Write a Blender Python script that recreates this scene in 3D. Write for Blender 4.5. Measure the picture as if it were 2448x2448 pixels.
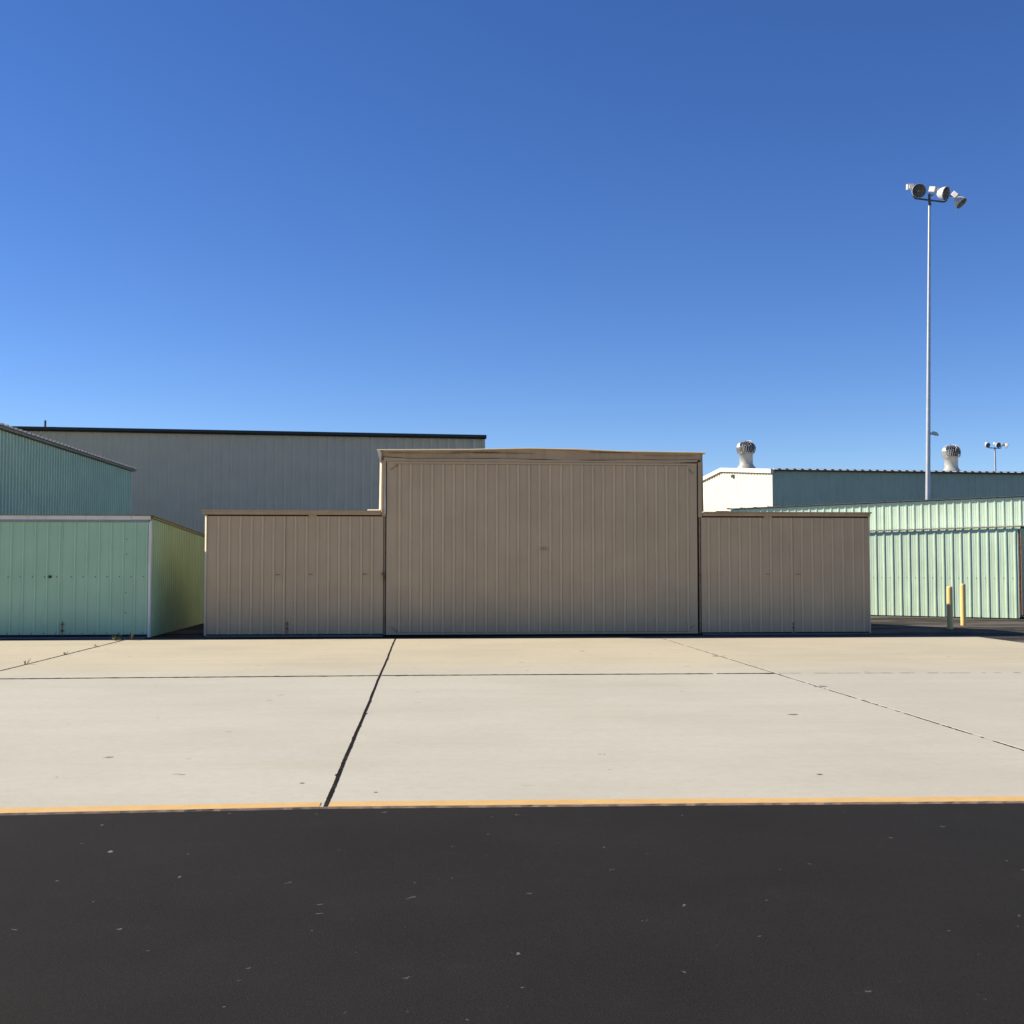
import bpy, bmesh, math, random
from mathutils import Vector, Matrix
R = math.radians
random.seed(7)
S = bpy.context.scene
for o in list(bpy.data.objects):
    bpy.data.objects.remove(o)

# ------------------------------------------------------------------ camera
cam_d = bpy.data.cameras.new("camera")
cam = bpy.data.objects.new("camera", cam_d)
S.collection.objects.link(cam)
cam.location = (0, 0, 1.65)
cam.rotation_euler = (R(90 + 2.625), 0, R(-4.249))
cam_d.sensor_width = 36
cam_d.lens = 2770 / 2448 * 36
cam_d.clip_end = 3000
S.camera = cam

# ------------------------------------------------------------------ sky and sun
SUN = Vector((-1.4, 0.30, 1.0)).normalized()          # direction towards the sun
ELEV = math.asin(SUN.z)
AZ = math.atan2(SUN.x, SUN.y)
world = bpy.data.worlds.new("World")
S.world = world
world.use_nodes = True
wn, wl = world.node_tree.nodes, world.node_tree.links
bg = wn["Background"]
sky = wn.new("ShaderNodeTexSky")
sky.sky_type = 'NISHITA'
sky.sun_disc = False
sky.sun_elevation = ELEV
sky.sun_rotation = AZ
sky.air_density = 1.0
sky.dust_density = 0.15
sky.ozone_density = 4.0
sky.altitude = 2000
hs = wn.new("ShaderNodeHueSaturation")
hs.inputs["Hue"].default_value = 0.513
hs.inputs["Saturation"].default_value = 1.2
wl.new(sky.outputs[0], hs.inputs["Color"])
wl.new(hs.outputs[0], bg.inputs[0])
bg.inputs[1].default_value = 0.086
sun_d = bpy.data.lights.new("sun", 'SUN')
sun_d.energy = 5.0
sun_d.angle = R(0.5)
sun_d.color = (1.0, 0.905, 0.72)
sun = bpy.data.objects.new("sun", sun_d)
S.collection.objects.link(sun)
sun.location = (-60, 20, 60)
sun.rotation_euler = SUN.to_track_quat('Z', 'Y').to_euler()
vs = S.view_settings
vs.view_transform = 'Standard'
vs.look = 'None'
vs.gamma = 1
vs.use_curve_mapping = False
vs.exposure = 0.75
S.cycles.max_bounces = 8
S.cycles.diffuse_bounces = 5

# ------------------------------------------------------------------ materials
def nodes_of(name):
    m = bpy.data.materials.new(name)
    m.use_nodes = True
    nt = m.node_tree
    return m, nt.nodes, nt.links, nt.nodes["Principled BSDF"]

def N(nodes, typ, **kw):
    n = nodes.new(typ)
    for k, v in kw.items():
        setattr(n, k, v)
    return n

def math_n(nodes, links, op, a, b=None, clamp=False):
    n = nodes.new("ShaderNodeMath")
    n.operation = op
    n.use_clamp = clamp
    for i, v in enumerate((a, b)):
        if v is None:
            continue
        if isinstance(v, (int, float)):
            n.inputs[i].default_value = v
        else:
            links.new(v, n.inputs[i])
    return n.outputs[0]

def mixc(nodes, links, fac, a, b, blend='MIX'):
    n = nodes.new("ShaderNodeMix")
    n.data_type = 'RGBA'
    n.blend_type = blend
    for sock, v in ((n.inputs[0], fac), (n.inputs[6], a), (n.inputs[7], b)):
        if isinstance(v, (int, float)):
            sock.default_value = v
        elif isinstance(v, tuple):
            sock.default_value = (*v, 1)
        else:
            links.new(v, sock)
    return n.outputs[2]

def noise(nodes, links, vec, scale, detail=4, rough=0.55):
    n = nodes.new("ShaderNodeTexNoise")
    n.inputs["Scale"].default_value = scale
    n.inputs["Detail"].default_value = detail
    n.inputs["Roughness"].default_value = rough
    links.new(vec, n.inputs["Vector"])
    return n.outputs["Fac"]

def ramp(nodes, links, fac, lo, hi):
    n = nodes.new("ShaderNodeMapRange")
    n.inputs[1].default_value = lo
    n.inputs[2].default_value = hi
    links.new(fac, n.inputs[0])
    return n.outputs[0]

def mapped(nodes, links, scale):
    g = nodes.new("ShaderNodeNewGeometry")
    m = nodes.new("ShaderNodeMapping")
    m.inputs["Scale"].default_value = scale
    links.new(g.outputs["Position"], m.inputs["Vector"])
    return m.outputs[0]

def sheet(name, col, rough=0.5, var=0.12, dirt=(0.25, 0.2, 0.15), dirt_amt=0.25, bump=0.25, metal=0.0):
    """painted metal sheet: chalky patches, vertical runs, faint dents"""
    m, n, l, p = nodes_of(name)
    v1 = mapped(n, l, (1, 1, 1))
    v2 = mapped(n, l, (5, 5, 0.35))
    v3 = mapped(n, l, (1, 1, 0.5))
    f1 = noise(n, l, v1, 1.3, 5)
    f2 = noise(n, l, v2, 1.6, 6, 0.65)
    dark = tuple(c * (1 - var) for c in col)
    lite = tuple(min(1, c * (1 + var)) for c in col)
    c = mixc(n, l, ramp(n, l, f1, 0.3, 0.7), dark, lite)
    c = mixc(n, l, math_n(n, l, 'MULTIPLY', ramp(n, l, f2, 0.52, 0.8), dirt_amt), c, dirt)
    f4 = noise(n, l, v1, 38, 3, 0.7)
    c = mixc(n, l, math_n(n, l, 'MULTIPLY', ramp(n, l, f4, 0.66, 0.74), dirt_amt * 0.8), c, dirt)
    l.new(c, p.inputs["Base Color"])
    p.inputs["Roughness"].default_value = rough
    p.inputs["Metallic"].default_value = metal
    b = n.new("ShaderNodeBump")
    b.inputs["Strength"].default_value = bump
    b.inputs["Distance"].default_value = 0.02
    l.new(noise(n, l, v3, 4.5, 3), b.inputs["Height"])
    l.new(b.outputs[0], p.inputs["Normal"])
    return m

def plain(name, col, rough=0.6, metal=0.0, var=0.1, scale=6):
    m, n, l, p = nodes_of(name)
    v = mapped(n, l, (1, 1, 1))
    f = noise(n, l, v, scale, 5)
    c = mixc(n, l, ramp(n, l, f, 0.3, 0.7), tuple(x * (1 - var) for x in col), tuple(min(1, x * (1 + var)) for x in col))
    l.new(c, p.inputs["Base Color"])
    p.inputs["Roughness"].default_value = rough
    p.inputs["Metallic"].default_value = metal
    return m

TAN = sheet("tan painted sheet", (0.505, 0.372, 0.222), 0.55, 0.06, (0.25, 0.19, 0.14), 0.22, 0.35)
TANT = sheet("tan trim paint", (0.46, 0.335, 0.20), 0.6, 0.12, (0.2, 0.15, 0.11), 0.4, 0.3)
TANW = sheet("weathered fascia board", (0.40, 0.295, 0.19), 0.7, 0.14, (0.16, 0.12, 0.10), 0.6, 0.4)
CREAMT = sheet("pale cream trim", (0.70, 0.61, 0.47), 0.5, 0.05, (0.3, 0.24, 0.18), 0.1, 0.1)  # paler than the tan trim paint
TANC = sheet("lit tan rib crown", (0.58, 0.44, 0.265), 0.55, 0.06, (0.25, 0.19, 0.14), 0.2, 0.2)  # light on the facade ribs is put into this paler crown colour
MINTC = sheet("lit mint rib crown", (0.41, 0.62, 0.41), 0.5, 0.06, (0.22, 0.33, 0.26), 0.2, 0.2)  # lit rib tops of the shed doors, painted in as a lighter mint
MINT = sheet("mint painted sheet", (0.375, 0.56, 0.37), 0.5, 0.06, (0.22, 0.33, 0.26), 0.2, 0.3)
MINTB = sheet("teal green painted sheet", (0.44, 0.585, 0.40), 0.5, 0.07, (0.15, 0.25, 0.22), 0.25, 0.25)
MINTBC = sheet("lit teal rib crown", (0.60, 0.80, 0.55), 0.5, 0.06, (0.22, 0.33, 0.26), 0.2, 0.2)  # lit rib faces painted in, so the wall shows light and dark stripes
MOSSC = sheet("lit olive rib crown", (0.38, 0.55, 0.32), 0.55, 0.08, (0.2, 0.27, 0.13), 0.3, 0.2)  # rib light of the shed's side wall, put into a lighter green
MINTL = sheet("pale mint painted sheet", (0.56, 0.71, 0.54), 0.5, 0.07, (0.40, 0.42, 0.30), 0.35, 0.25)
MOSS = sheet("olive green sheet", (0.28, 0.43, 0.24), 0.55, 0.08, (0.2, 0.27, 0.13), 0.3, 0.25)
WHITET = sheet("white painted trim", (0.70, 0.68, 0.62), 0.55, 0.08, (0.35, 0.33, 0.3), 0.35, 0.2)
GREYS = sheet("grey warehouse sheet", (0.68, 0.56, 0.37), 0.55, 0.04, (0.2, 0.2, 0.2), 0.2, 0.15)
BLACKG = plain("dark green gutter", (0.018, 0.024, 0.022), 0.45)
CREAM = sheet("cream gable sheet", (0.74, 0.71, 0.59), 0.5, 0.03, (0.6, 0.55, 0.4), 0.15, 0.15)
SLATE = sheet("blue green wall sheet", (0.43, 0.50, 0.35), 0.5, 0.06, (0.15, 0.2, 0.2), 0.25, 0.2)
ROOFW = plain("white roof sheet", (0.72, 0.71, 0.66), 0.5, 0, 0.05)
DARK = plain("dark gap", (0.02, 0.018, 0.016), 0.9)
RUST = plain("rusty steel", (0.20, 0.085, 0.05), 0.85, 0, 0.4, 14)
RUSTL = plain("rusted orange trim", (0.42, 0.2, 0.12), 0.8, 0, 0.35, 12)
BROWN = plain("brown stained jamb", (0.13, 0.085, 0.06), 0.8, 0, 0.4, 9)
FAINT = plain("faded brown slot", (0.24, 0.17, 0.11), 0.8, 0, 0.3, 9)
GALV = plain("galvanised steel", (0.44, 0.455, 0.475), 0.45, 0.5, 0.1, 3)
BRIGHT = plain("bright turbine metal", (0.42, 0.42, 0.41), 0.36, 0.75, 0.12, 5)
VENTP = plain("white painted duct", (0.32, 0.32, 0.305), 0.5, 0, 0.08)
LAMPW = plain("white lamp housing", (0.60, 0.60, 0.57), 0.4, 0, 0.06)
LAMPI = plain("aged reflector", (0.33, 0.32, 0.30), 0.4, 0.15, 0.25)
STEELD = plain("dark steel", (0.10, 0.10, 0.11), 0.55, 0.3)
BOLL = sheet("yellow bollard paint", (0.78, 0.53, 0.20), 0.45, 0.06, (0.5, 0.35, 0.18), 0.2, 0.1)
SCREW = plain("dark screw heads", (0.03, 0.035, 0.03), 0.6)
WEED = plain("weed leaves", (0.16, 0.17, 0.03), 0.7, 0, 0.3, 40)
WEEDD = plain("dry weed", (0.14, 0.10, 0.05), 0.8, 0, 0.3, 40)

def concrete_mat():
    m, n, l, p = nodes_of("concrete apron")
    g = n.new("ShaderNodeNewGeometry")
    sp = n.new("ShaderNodeSeparateXYZ")
    l.new(g.outputs["Position"], sp.inputs[0])
    X, Y = sp.outputs[0], sp.outputs[1]
    v1 = mapped(n, l, (1, 1, 1))
    vs_ = mapped(n, l, (0.16, 1.0, 1))
    near = (0.468, 0.449, 0.376)
    far = (0.50, 0.444, 0.318)
    # the pour behind the cross joint is a warmer mix, and it blends through staining close to the joint
    back = ramp(n, l, Y, 17.0, 19.6)
    c = mixc(n, l, back, near, far)
    side = math_n(n, l, 'GREATER_THAN', X, 5.34)
    c = mixc(n, l, math_n(n, l, 'MULTIPLY', side, 0.12), c, (0.36, 0.33, 0.27))
    f1 = noise(n, l, v1, 0.35, 6, 0.6)
    c = mixc(n, l, math_n(n, l, 'MULTIPLY', ramp(n, l, f1, 0.42, 0.72), 0.42), c, (0.34, 0.31, 0.25))
    f2 = noise(n, l, vs_, 1.6, 6, 0.6)
    c = mixc(n, l, math_n(n, l, 'MULTIPLY', ramp(n, l, f2, 0.45, 0.8), 0.30), c, (0.36, 0.31, 0.235))
    f3 = noise(n, l, v1, 9.0, 6, 0.75)
    c = mixc(n, l, math_n(n, l, 'MULTIPLY', ramp(n, l, f3, 0.42, 0.72), 0.24), c, (0.30, 0.27, 0.23))
    f5 = noise(n, l, v1, 90.0, 3, 0.8)
    c = mixc(n, l, math_n(n, l, 'MULTIPLY', ramp(n, l, f5, 0.45, 0.75), 0.22), c, (0.28, 0.25, 0.21))
    f5b = noise(n, l, v1, 60.0, 2, 0.8)
    c = mixc(n, l, math_n(n, l, 'MULTIPLY', ramp(n, l, f5b, 0.52, 0.8), 0.25), c, (0.62, 0.58, 0.52))
    # small scuffs and popped pits
    vo = n.new("ShaderNodeTexVoronoi")
    vo.voronoi_dimensions = "2D"
    vo.inputs["Scale"].default_value = 1.15
    wob = n.new("ShaderNodeTexNoise")
    wob.inputs["Scale"].default_value = 14
    wob.inputs["Detail"].default_value = 3
    va = n.new("ShaderNodeVectorMath"); va.operation = 'SCALE'
    va.inputs["Scale"].default_value = 0.16
    vadd = n.new("ShaderNodeVectorMath"); vadd.operation = 'ADD'
    l.new(v1, wob.inputs["Vector"])
    l.new(wob.outputs["Color"], va.inputs[0])
    l.new(v1, vadd.inputs[0]); l.new(va.outputs[0], vadd.inputs[1])
    l.new(vadd.outputs[0], vo.inputs["Vector"])
    rnd = n.new("ShaderNodeSeparateColor")
    l.new(vo.outputs["Color"], rnd.inputs[0])
    lim = math_n(n, l, 'MULTIPLY', math_n(n, l, 'POWER', rnd.outputs[0], 5), 0.055)
    pit = math_n(n, l, 'LESS_THAN', vo.outputs["Distance"], lim)
    c = mixc(n, l, math_n(n, l, 'MULTIPLY', pit, math_n(n, l, 'MULTIPLY', rnd.outputs[1], 0.75)), c, (0.11, 0.095, 0.075))
    # patches where many fine pits sit together
    f6 = noise(n, l, v1, 34.0, 3, 0.8)
    pm = math_n(n, l, 'MULTIPLY', ramp(n, l, f6, 0.60, 0.68), ramp(n, l, noise(n, l, v1, 0.55, 3), 0.5, 0.72))
    c = mixc(n, l, math_n(n, l, 'MULTIPLY', pm, 0.38), c, (0.2, 0.175, 0.14))
    l.new(c, p.inputs["Base Color"])
    p.inputs["Roughness"].default_value = 0.85
    p.inputs["Specular IOR Level"].default_value = 0.25
    b = n.new("ShaderNodeBump")
    b.inputs["Strength"].default_value = 0.25
    b.inputs["Distance"].default_value = 0.01
    l.new(noise(n, l, v1, 45, 4, 0.7), b.inputs["Height"])
    l.new(b.outputs[0], p.inputs["Normal"])
    return m

def asphalt_mat(name, col, chips=True, lite=None):
    m, n, l, p = nodes_of(name)
    v1 = mapped(n, l, (1, 1, 1))
    lo = tuple(c * 0.86 for c in col)
    hi = tuple(c * 1.14 for c in col)
    c = mixc(n, l, ramp(n, l, noise(n, l, v1, 0.8, 6, 0.6), 0.3, 0.7), lo, hi)
    g = noise(n, l, v1, 130, 3, 0.8)
    c = mixc(n, l, math_n(n, l, 'MULTIPLY', ramp(n, l, g, 0.5, 0.72), 0.5), c, tuple(x * 2.1 for x in col))
    c = mixc(n, l, math_n(n, l, 'MULTIPLY', ramp(n, l, noise(n, l, v1, 75, 3, 0.8), 0.5, 0.7), 0.5), c, tuple(x * 0.45 for x in col))
    sc = ramp(n, l, noise(n, l, v1, 3.2, 6, 0.7), 0.6, 0.78)
    c = mixc(n, l, math_n(n, l, 'MULTIPLY', sc, 0.25), c, tuple(x * 2.0 for x in col))
    if lite:
        pt = ramp(n, l, noise(n, l, mapped(n, l, (0.35, 0.9, 1)), 0.8, 5, 0.6), 0.47, 0.56)
        c = mixc(n, l, math_n(n, l, 'MULTIPLY', pt, 0.8), c, lite)
    if chips:
        for scale, pw, mx, cc in ((1.7, 6, 0.034, (0.20, 0.20, 0.195)), (4.5, 6, 0.055, (0.17, 0.165, 0.16))):
            vo = n.new("ShaderNodeTexVoronoi")
            vo.voronoi_dimensions = "2D"
            vo.inputs["Scale"].default_value = scale
            wob = n.new("ShaderNodeTexNoise")
            wob.inputs["Scale"].default_value = 26
            wob.inputs["Detail"].default_value = 3
            va = n.new("ShaderNodeVectorMath"); va.operation = 'SCALE'
            va.inputs["Scale"].default_value = 0.09
            vadd = n.new("ShaderNodeVectorMath"); vadd.operation = 'ADD'
            l.new(v1, wob.inputs["Vector"])
            l.new(wob.outputs["Color"], va.inputs[0])
            l.new(v1, vadd.inputs[0]); l.new(va.outputs[0], vadd.inputs[1])
            l.new(vadd.outputs[0], vo.inputs["Vector"])
            rnd = n.new("ShaderNodeSeparateColor")
            l.new(vo.outputs["Color"], rnd.inputs[0])
            lim = math_n(n, l, 'MULTIPLY', math_n(n, l, 'POWER', rnd.outputs[0], pw), mx)
            chip = math_n(n, l, 'LESS_THAN', vo.outputs["Distance"], lim)
            c = mixc(n, l, math_n(n, l, 'MULTIPLY', chip, ramp(n, l, rnd.outputs[1], -0.2, 1.0)), c, cc)
    l.new(c, p.inputs["Base Color"])
    p.inputs["Roughness"].default_value = 0.9
    p.inputs["Specular IOR Level"].default_value = 0.1
    b = n.new("ShaderNodeBump")
    b.inputs["Strength"].default_value = 0.6
    b.inputs["Distance"].default_value = 0.006
    l.new(noise(n, l, v1, 110, 4, 0.75), b.inputs["Height"])
    l.new(b.outputs[0], p.inputs["Normal"])
    return m

def yellow_mat():
    m, n, l, p = nodes_of("yellow edge paint")
    v1 = mapped(n, l, (1, 1, 1))
    c = mixc(n, l, ramp(n, l, noise(n, l, v1, 5, 5), 0.3, 0.7), (0.56, 0.345, 0.115), (0.64, 0.41, 0.15))
    c = mixc(n, l, ramp(n, l, noise(n, l, v1, 16, 5, 0.75), 0.56, 0.70), c, (0.42, 0.34, 0.25))
    c = mixc(n, l, math_n(n, l, 'MULTIPLY', ramp(n, l, noise(n, l, v1, 80, 3, 0.75), 0.5, 0.75), 0.3), c, (0.3, 0.17, 0.06))
    l.new(c, p.inputs["Base Color"])
    p.inputs["Roughness"].default_value = 0.7
    return m

def filler_mat(name, a, b_, thr):
    m, n, l, p = nodes_of(name)
    v1 = mapped(n, l, (1, 1, 1))
    c = mixc(n, l, ramp(n, l, noise(n, l, v1, 3.0, 5, 0.7), thr, thr + 0.08), a, b_)
    c = mixc(n, l, math_n(n, l, 'MULTIPLY', ramp(n, l, noise(n, l, v1, 40, 4), 0.45, 0.7), 0.5), c, tuple(x * 0.5 for x in a))
    l.new(c, p.inputs["Base Color"])
    p.inputs["Roughness"].default_value = 0.95
    p.inputs["Specular IOR Level"].default_value = 0.08
    return m

CONC = concrete_mat()
ASPH = asphalt_mat("sealed black asphalt", (0.0182, 0.0168, 0.0156))
LANE = asphalt_mat("old grey asphalt", (0.036, 0.0325, 0.030), False, (0.13, 0.115, 0.10))
YEL = yellow_mat()
TAR = filler_mat("tar joint filler", (0.013, 0.011, 0.009), (0.036, 0.031, 0.025), 0.55)
PALEF = filler_mat("pale joint filler", (0.60, 0.56, 0.48), (0.12, 0.10, 0.08), 0.56)
LIPM = plain("slab edge", (0.55, 0.36, 0.23), 0.9, 0, 0.3, 9)

# ------------------------------------------------------------------ mesh helpers
def origin_of(o):
    v = Vector((0, 0, 0))
    while o is not None:
        v = v + o.location
        o = o.parent
    return v

class MB:
    """collects shapes in world coordinates; build() links them as ONE mesh object"""
    def __init__(self):
        self.v, self.f, self.mi, self.sm = [], [], [], []
    def add(self, verts, faces, mi=0, smooth=False):
        b = len(self.v)
        self.v += [tuple(x) for x in verts]
        for f in faces:
            self.f.append([b + i for i in f]); self.mi.append(mi); self.sm.append(smooth)
        return self
    def box(self, x0, x1, y0, y1, z0, z1, mi=0):
        v = [(x, y, z) for z in (z0, z1) for y in (y0, y1) for x in (x0, x1)]
        return self.add(v, [(0, 2, 3, 1), (4, 5, 7, 6), (0, 1, 5, 4), (2, 6, 7, 3), (0, 4, 6, 2), (1, 3, 7, 5)], mi)
    def obox(self, c, u, v, w, mi=0):
        c, u, v, w = map(Vector, (c, u, v, w))
        vs_ = [c + u * a + v * b + w * d for d in (-1, 1) for b in (-1, 1) for a in (-1, 1)]
        return self.add(vs_, [(0, 2, 3, 1), (4, 5, 7, 6), (0, 1, 5, 4), (2, 6, 7, 3), (0, 4, 6, 2), (1, 3, 7, 5)], mi)
    def slab(self, top, th, mi=0):
        n = len(top)
        v = [tuple(p) for p in top] + [(p[0], p[1], p[2] - th) for p in top]
        fs = [tuple(range(n)), tuple(range(2 * n - 1, n - 1, -1))]
        for i in range(n):
            j = (i + 1) % n
            fs.append((i, i + n, j + n, j))
        return self.add(v, fs, mi)
    def extr(self, prof, a, b, mi=0, caps=True):
        """profile of (offset vector) points swept from a to b"""
        a, b = Vector(a), Vector(b)
        n = len(prof)
        v = [a + Vector(p) for p in prof] + [b + Vector(p) for p in prof]
        fs = [(i, (i + 1) % n, (i + 1) % n + n, i + n) for i in range(n)]
        if caps:
            fs += [tuple(range(n - 1, -1, -1)), tuple(range(n, 2 * n))]
        return self.add(v, fs, mi)
    def tube(self, pts, rad, seg=12, mi=0, caps=True):
        pts = [Vector(p) for p in pts]
        if not isinstance(rad, (list, tuple)):
            rad = [rad] * len(pts)
        v, fs = [], []
        for i, p in enumerate(pts):
            t = (pts[min(i + 1, len(pts) - 1)] - pts[max(i - 1, 0)]).normalized()
            up = Vector((0, 0, 1)) if abs(t.z) < 0.9 else Vector((0, 1, 0))
            a = t.cross(up).normalized(); b = t.cross(a)
            for k in range(seg):
                w = 2 * math.pi * k / seg
                v.append(p + (a * math.cos(w) + b * math.sin(w)) * rad[i])
        for i in range(len(pts) - 1):
            for k in range(seg):
                k2 = (k + 1) % seg
                fs.append((i * seg + k, i * seg + k2, (i + 1) * seg + k2, (i + 1) * seg + k))
        self.add(v, fs, mi, True)
        if caps:
            m = (len(pts) - 1) * seg
            self.add(v, [tuple(range(seg - 1, -1, -1)), tuple(range(m, m + seg))], mi)
        return self
    def lathe(self, c, axis, prof, seg=24, mi=0):
        """prof: list of (distance along axis, radius)"""
        c = Vector(c); t = Vector(axis).normalized()
        up = Vector((0, 0, 1)) if abs(t.z) < 0.9 else Vector((0, 1, 0))
        a = t.cross(up).normalized(); b = t.cross(a)
        v, fs = [], []
        for (d, r) in prof:
            for k in range(seg):
                w = 2 * math.pi * k / seg
                v.append(c + t * d + (a * math.cos(w) + b * math.sin(w)) * r)
        for i in range(len(prof) - 1):
            for k in range(seg):
                k2 = (k + 1) % seg
                fs.append((i * seg + k, i * seg + k2, (i + 1) * seg + k2, (i + 1) * seg + k))
        return self.add(v, fs, mi, True)
    def corr(self, p0, p1, out, z0, z1, pitch=0.254, h=0.03, top=0.035, slope=0.02, start=None,
             thick=0.03, nz=5, wob=0.003, mi=0, minor=True, crown=None):
        """ribbed sheet from p0 to p1 (plan), ribs towards 'out'; z0/z1 numbers or functions of distance"""
        p0, p1, out = Vector((*p0, 0)), Vector((*p1, 0)), Vector((*out, 0))
        d = (p1 - p0); L = d.length; d.normalize()
        nrm = Vector((d.y, -d.x, 0))
        if nrm.dot(out) < 0:
            nrm = -nrm
        fz0 = z0 if callable(z0) else (lambda t: z0)
        fz1 = z1 if callable(z1) else (lambda t: z1)
        bp = [(0.0, 0.0, 0)]
        c = pitch / 2 if start is None else start
        k = 1
        while c < L - 0.02:
            for (dt, hh) in ((-top / 2 - slope, 0), (-top / 2, h), (top / 2, h), (top / 2 + slope, 0)):
                t = c + dt
                if bp[-1][0] + 1e-4 < t < L - 1e-4:
                    bp.append((t, hh, k))
            if minor and pitch > 0.2:
                for q in (0.36, 0.64):
                    t0 = c + pitch * q
                    if t0 + 0.02 < L:
                        for (dt, hh) in ((-0.012, 0), (0, 0.004), (0.012, 0)):
                            t = t0 + dt
                            if bp[-1][0] + 1e-4 < t < L - 1e-4:
                                bp.append((t, hh, k))
            c += pitch; k += 1
        bp.append((L, 0.0, 0))
        wb = {}
        v, fs, cr = [], [], []
        rows = nz + 1
        for (t, hh, kk) in bp:
            for j in range(rows):
                key = (kk, j)
                if key not in wb:
                    wb[key] = (random.uniform(-wob, wob), random.uniform(-wob, wob) * 0.6)
                du, dn = wb[key] if kk else (0, 0)
                z = fz0(t) + (fz1(t) - fz0(t)) * j / nz
                q = p0 + d * (t + du) + nrm * (hh + dn * (1 if hh else 0.3))
                v.append((q.x, q.y, z))
        nb = len(bp)
        for i in range(nb - 1):
            for j in range(nz):
                a = i * rows + j
                fs.append((a, a + rows, a + rows + 1, a + 1))
                if crown is not None and bp[i][1] > 0.02 and bp[i + 1][1] > 0.02:
                    cr.append(len(fs) - 1)
        base = len(v)
        for (t, hh, kk) in bp:
            q = p0 + d * t - nrm * thick
            v.append((q.x, q.y, fz0(t))); v.append((q.x, q.y, fz1(t)))
        for i in range(nb - 1):
            a, b = base + 2 * i, base + 2 * i + 2
            fs.append((a, a + 1, b + 1, b))
            fs.append((i * rows, a, b, (i + 1) * rows))
            fs.append((i * rows + nz, (i + 1) * rows + nz, b + 1, a + 1))
        fs.append(tuple([j for j in range(rows)] + [base + 1, base]))
        e = (nb - 1) * rows
        fs.append(tuple([e + j for j in range(rows - 1, -1, -1)] + [base + 2 * nb - 2, base + 2 * nb - 1]))
        b0 = len(self.f)
        self.add(v, fs, mi)
        for i in cr:
            self.mi[b0 + i] = crown
        return self
    def build(self, name, mats, parent=None, bevel=0):
        if not isinstance(mats, (list, tuple)):
            mats = [mats]
        off = origin_of(parent)
        me = bpy.data.meshes.new(name)
        me.from_pydata([(x - off.x, y - off.y, z - off.z) for x, y, z in self.v], [], self.f)
        for m in mats:
            me.materials.append(m)
        for p, mi, sm in zip(me.polygons, self.mi, self.sm):
            p.material_index = mi
            p.use_smooth = sm
        bm = bmesh.new(); bm.from_mesh(me)
        bmesh.ops.recalc_face_normals(bm, faces=bm.faces[:])
        bm.to_mesh(me); bm.free()
        me.update()
        o = bpy.data.objects.new(name, me)
        S.collection.objects.link(o)
        o.parent = parent
        if bevel:
            md = o.modifiers.new("bevel", 'BEVEL')
            md.width = bevel; md.segments = 2; md.limit_method = 'ANGLE'
        return o

def thing(name, label, cat, loc, group=None):
    o = bpy.data.objects.new(name, None)
    o.empty_display_size = 0.3
    o.location = loc
    S.collection.objects.link(o)
    o["label"] = label; o["category"] = cat
    if group:
        o["group"] = group
    return o

def tag(o, label, cat, group=None):
    o["label"] = label; o["category"] = cat
    if group:
        o["group"] = group
    return o

def struct(o, label):
    o["kind"] = "structure"; o["label"] = label
    return o

def recentre(o):
    """move a single-mesh thing's origin to its base"""
    me = o.data
    xs = [v.co.x for v in me.vertices]; ys = [v.co.y for v in me.vertices]; zs = [v.co.z for v in me.vertices]
    c = Vector(((min(xs) + max(xs)) / 2, (min(ys) + max(ys)) / 2, min(zs)))
    me.transform(Matrix.Translation(-c))
    o.location = c
    return o

# ------------------------------------------------------------------ ground
g = MB()
g.slab([(-600, -300, -0.030), (700, -300, -0.030), (700, 900, -0.030), (-600, 900, -0.030)], 0.4)
struct(g.build("ground", LANE), "old grey asphalt ground between and behind the hangars")
g = MB()
g.slab([(-80, -25, -0.010), (80, -25, -0.010), (80, 7.90, -0.010), (-80, 8.55, -0.010)], 0.015)
struct(g.build("taxiway", ASPH), "black sealed asphalt with pale chips in the foreground")

EDGE0 = [(-60.0, 8.86), (-30.0, 8.50), (-6.0, 8.13), (-2.81, 8.02), (-0.68, 8.075), (2.0, 7.99), (4.2, 7.90), (8.0, 7.80), (12.68, 7.70)]
def front(x):
    for (a, ya), (b, yb) in zip(EDGE0, EDGE0[1:]):
        if a <= x <= b:
            return ya + (yb - ya) * (x - a) / (b - a)
    return EDGE0[-1][1]
# smooth the edge a little: sample it
apron = MB()
xs = [-60 + i * 0.5 for i in range(146)] + [12.68]
top = [(x, front(x) + 0.006 * math.sin(x * 3.1) + random.uniform(-0.004, 0.004), 0.0) for x in xs]
apron.slab(top + [(12.68, 26.02, 0.0), (-60, 26.75, 0.0)], 0.03)
ap = struct(apron.build("concrete_apron", CONC), "pale concrete apron in front of the hangars")

# yellow painted band along the front edge of the slab, worn lip below it
yb = MB()
xs2 = [-30 + i * 0.06 for i in range(712)]
vv, ff = [], []
for i, x in enumerate(xs2):
    w = 0.150 + 0.006 * math.sin(x * 1.7) + random.uniform(-0.0025, 0.0025)
    y0 = front(x) - 0.010 + random.uniform(-0.002, 0.002) + (random.uniform(0.004, 0.016) if random.random() < 0.07 else 0)
    vv += [(x, y0, 0.004), (x, y0 + 0.006, 0.0042), (x, front(x) + 0.004 + w, 0.004)]
for i in range(len(xs2) - 1):
    xm = (xs2[i] + xs2[i + 1]) / 2
    if -0.702 < xm < -0.655:
        continue
    ff.append((3 * i, 3 * i + 3, 3 * i + 4, 3 * i + 1))
    ff.append((3 * i + 1, 3 * i + 4, 3 * i + 5, 3 * i + 2))
yb.add(vv, ff)
yb.build("edge_line", YEL, ap)
lp = MB()
vv, ff = [], []
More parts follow.
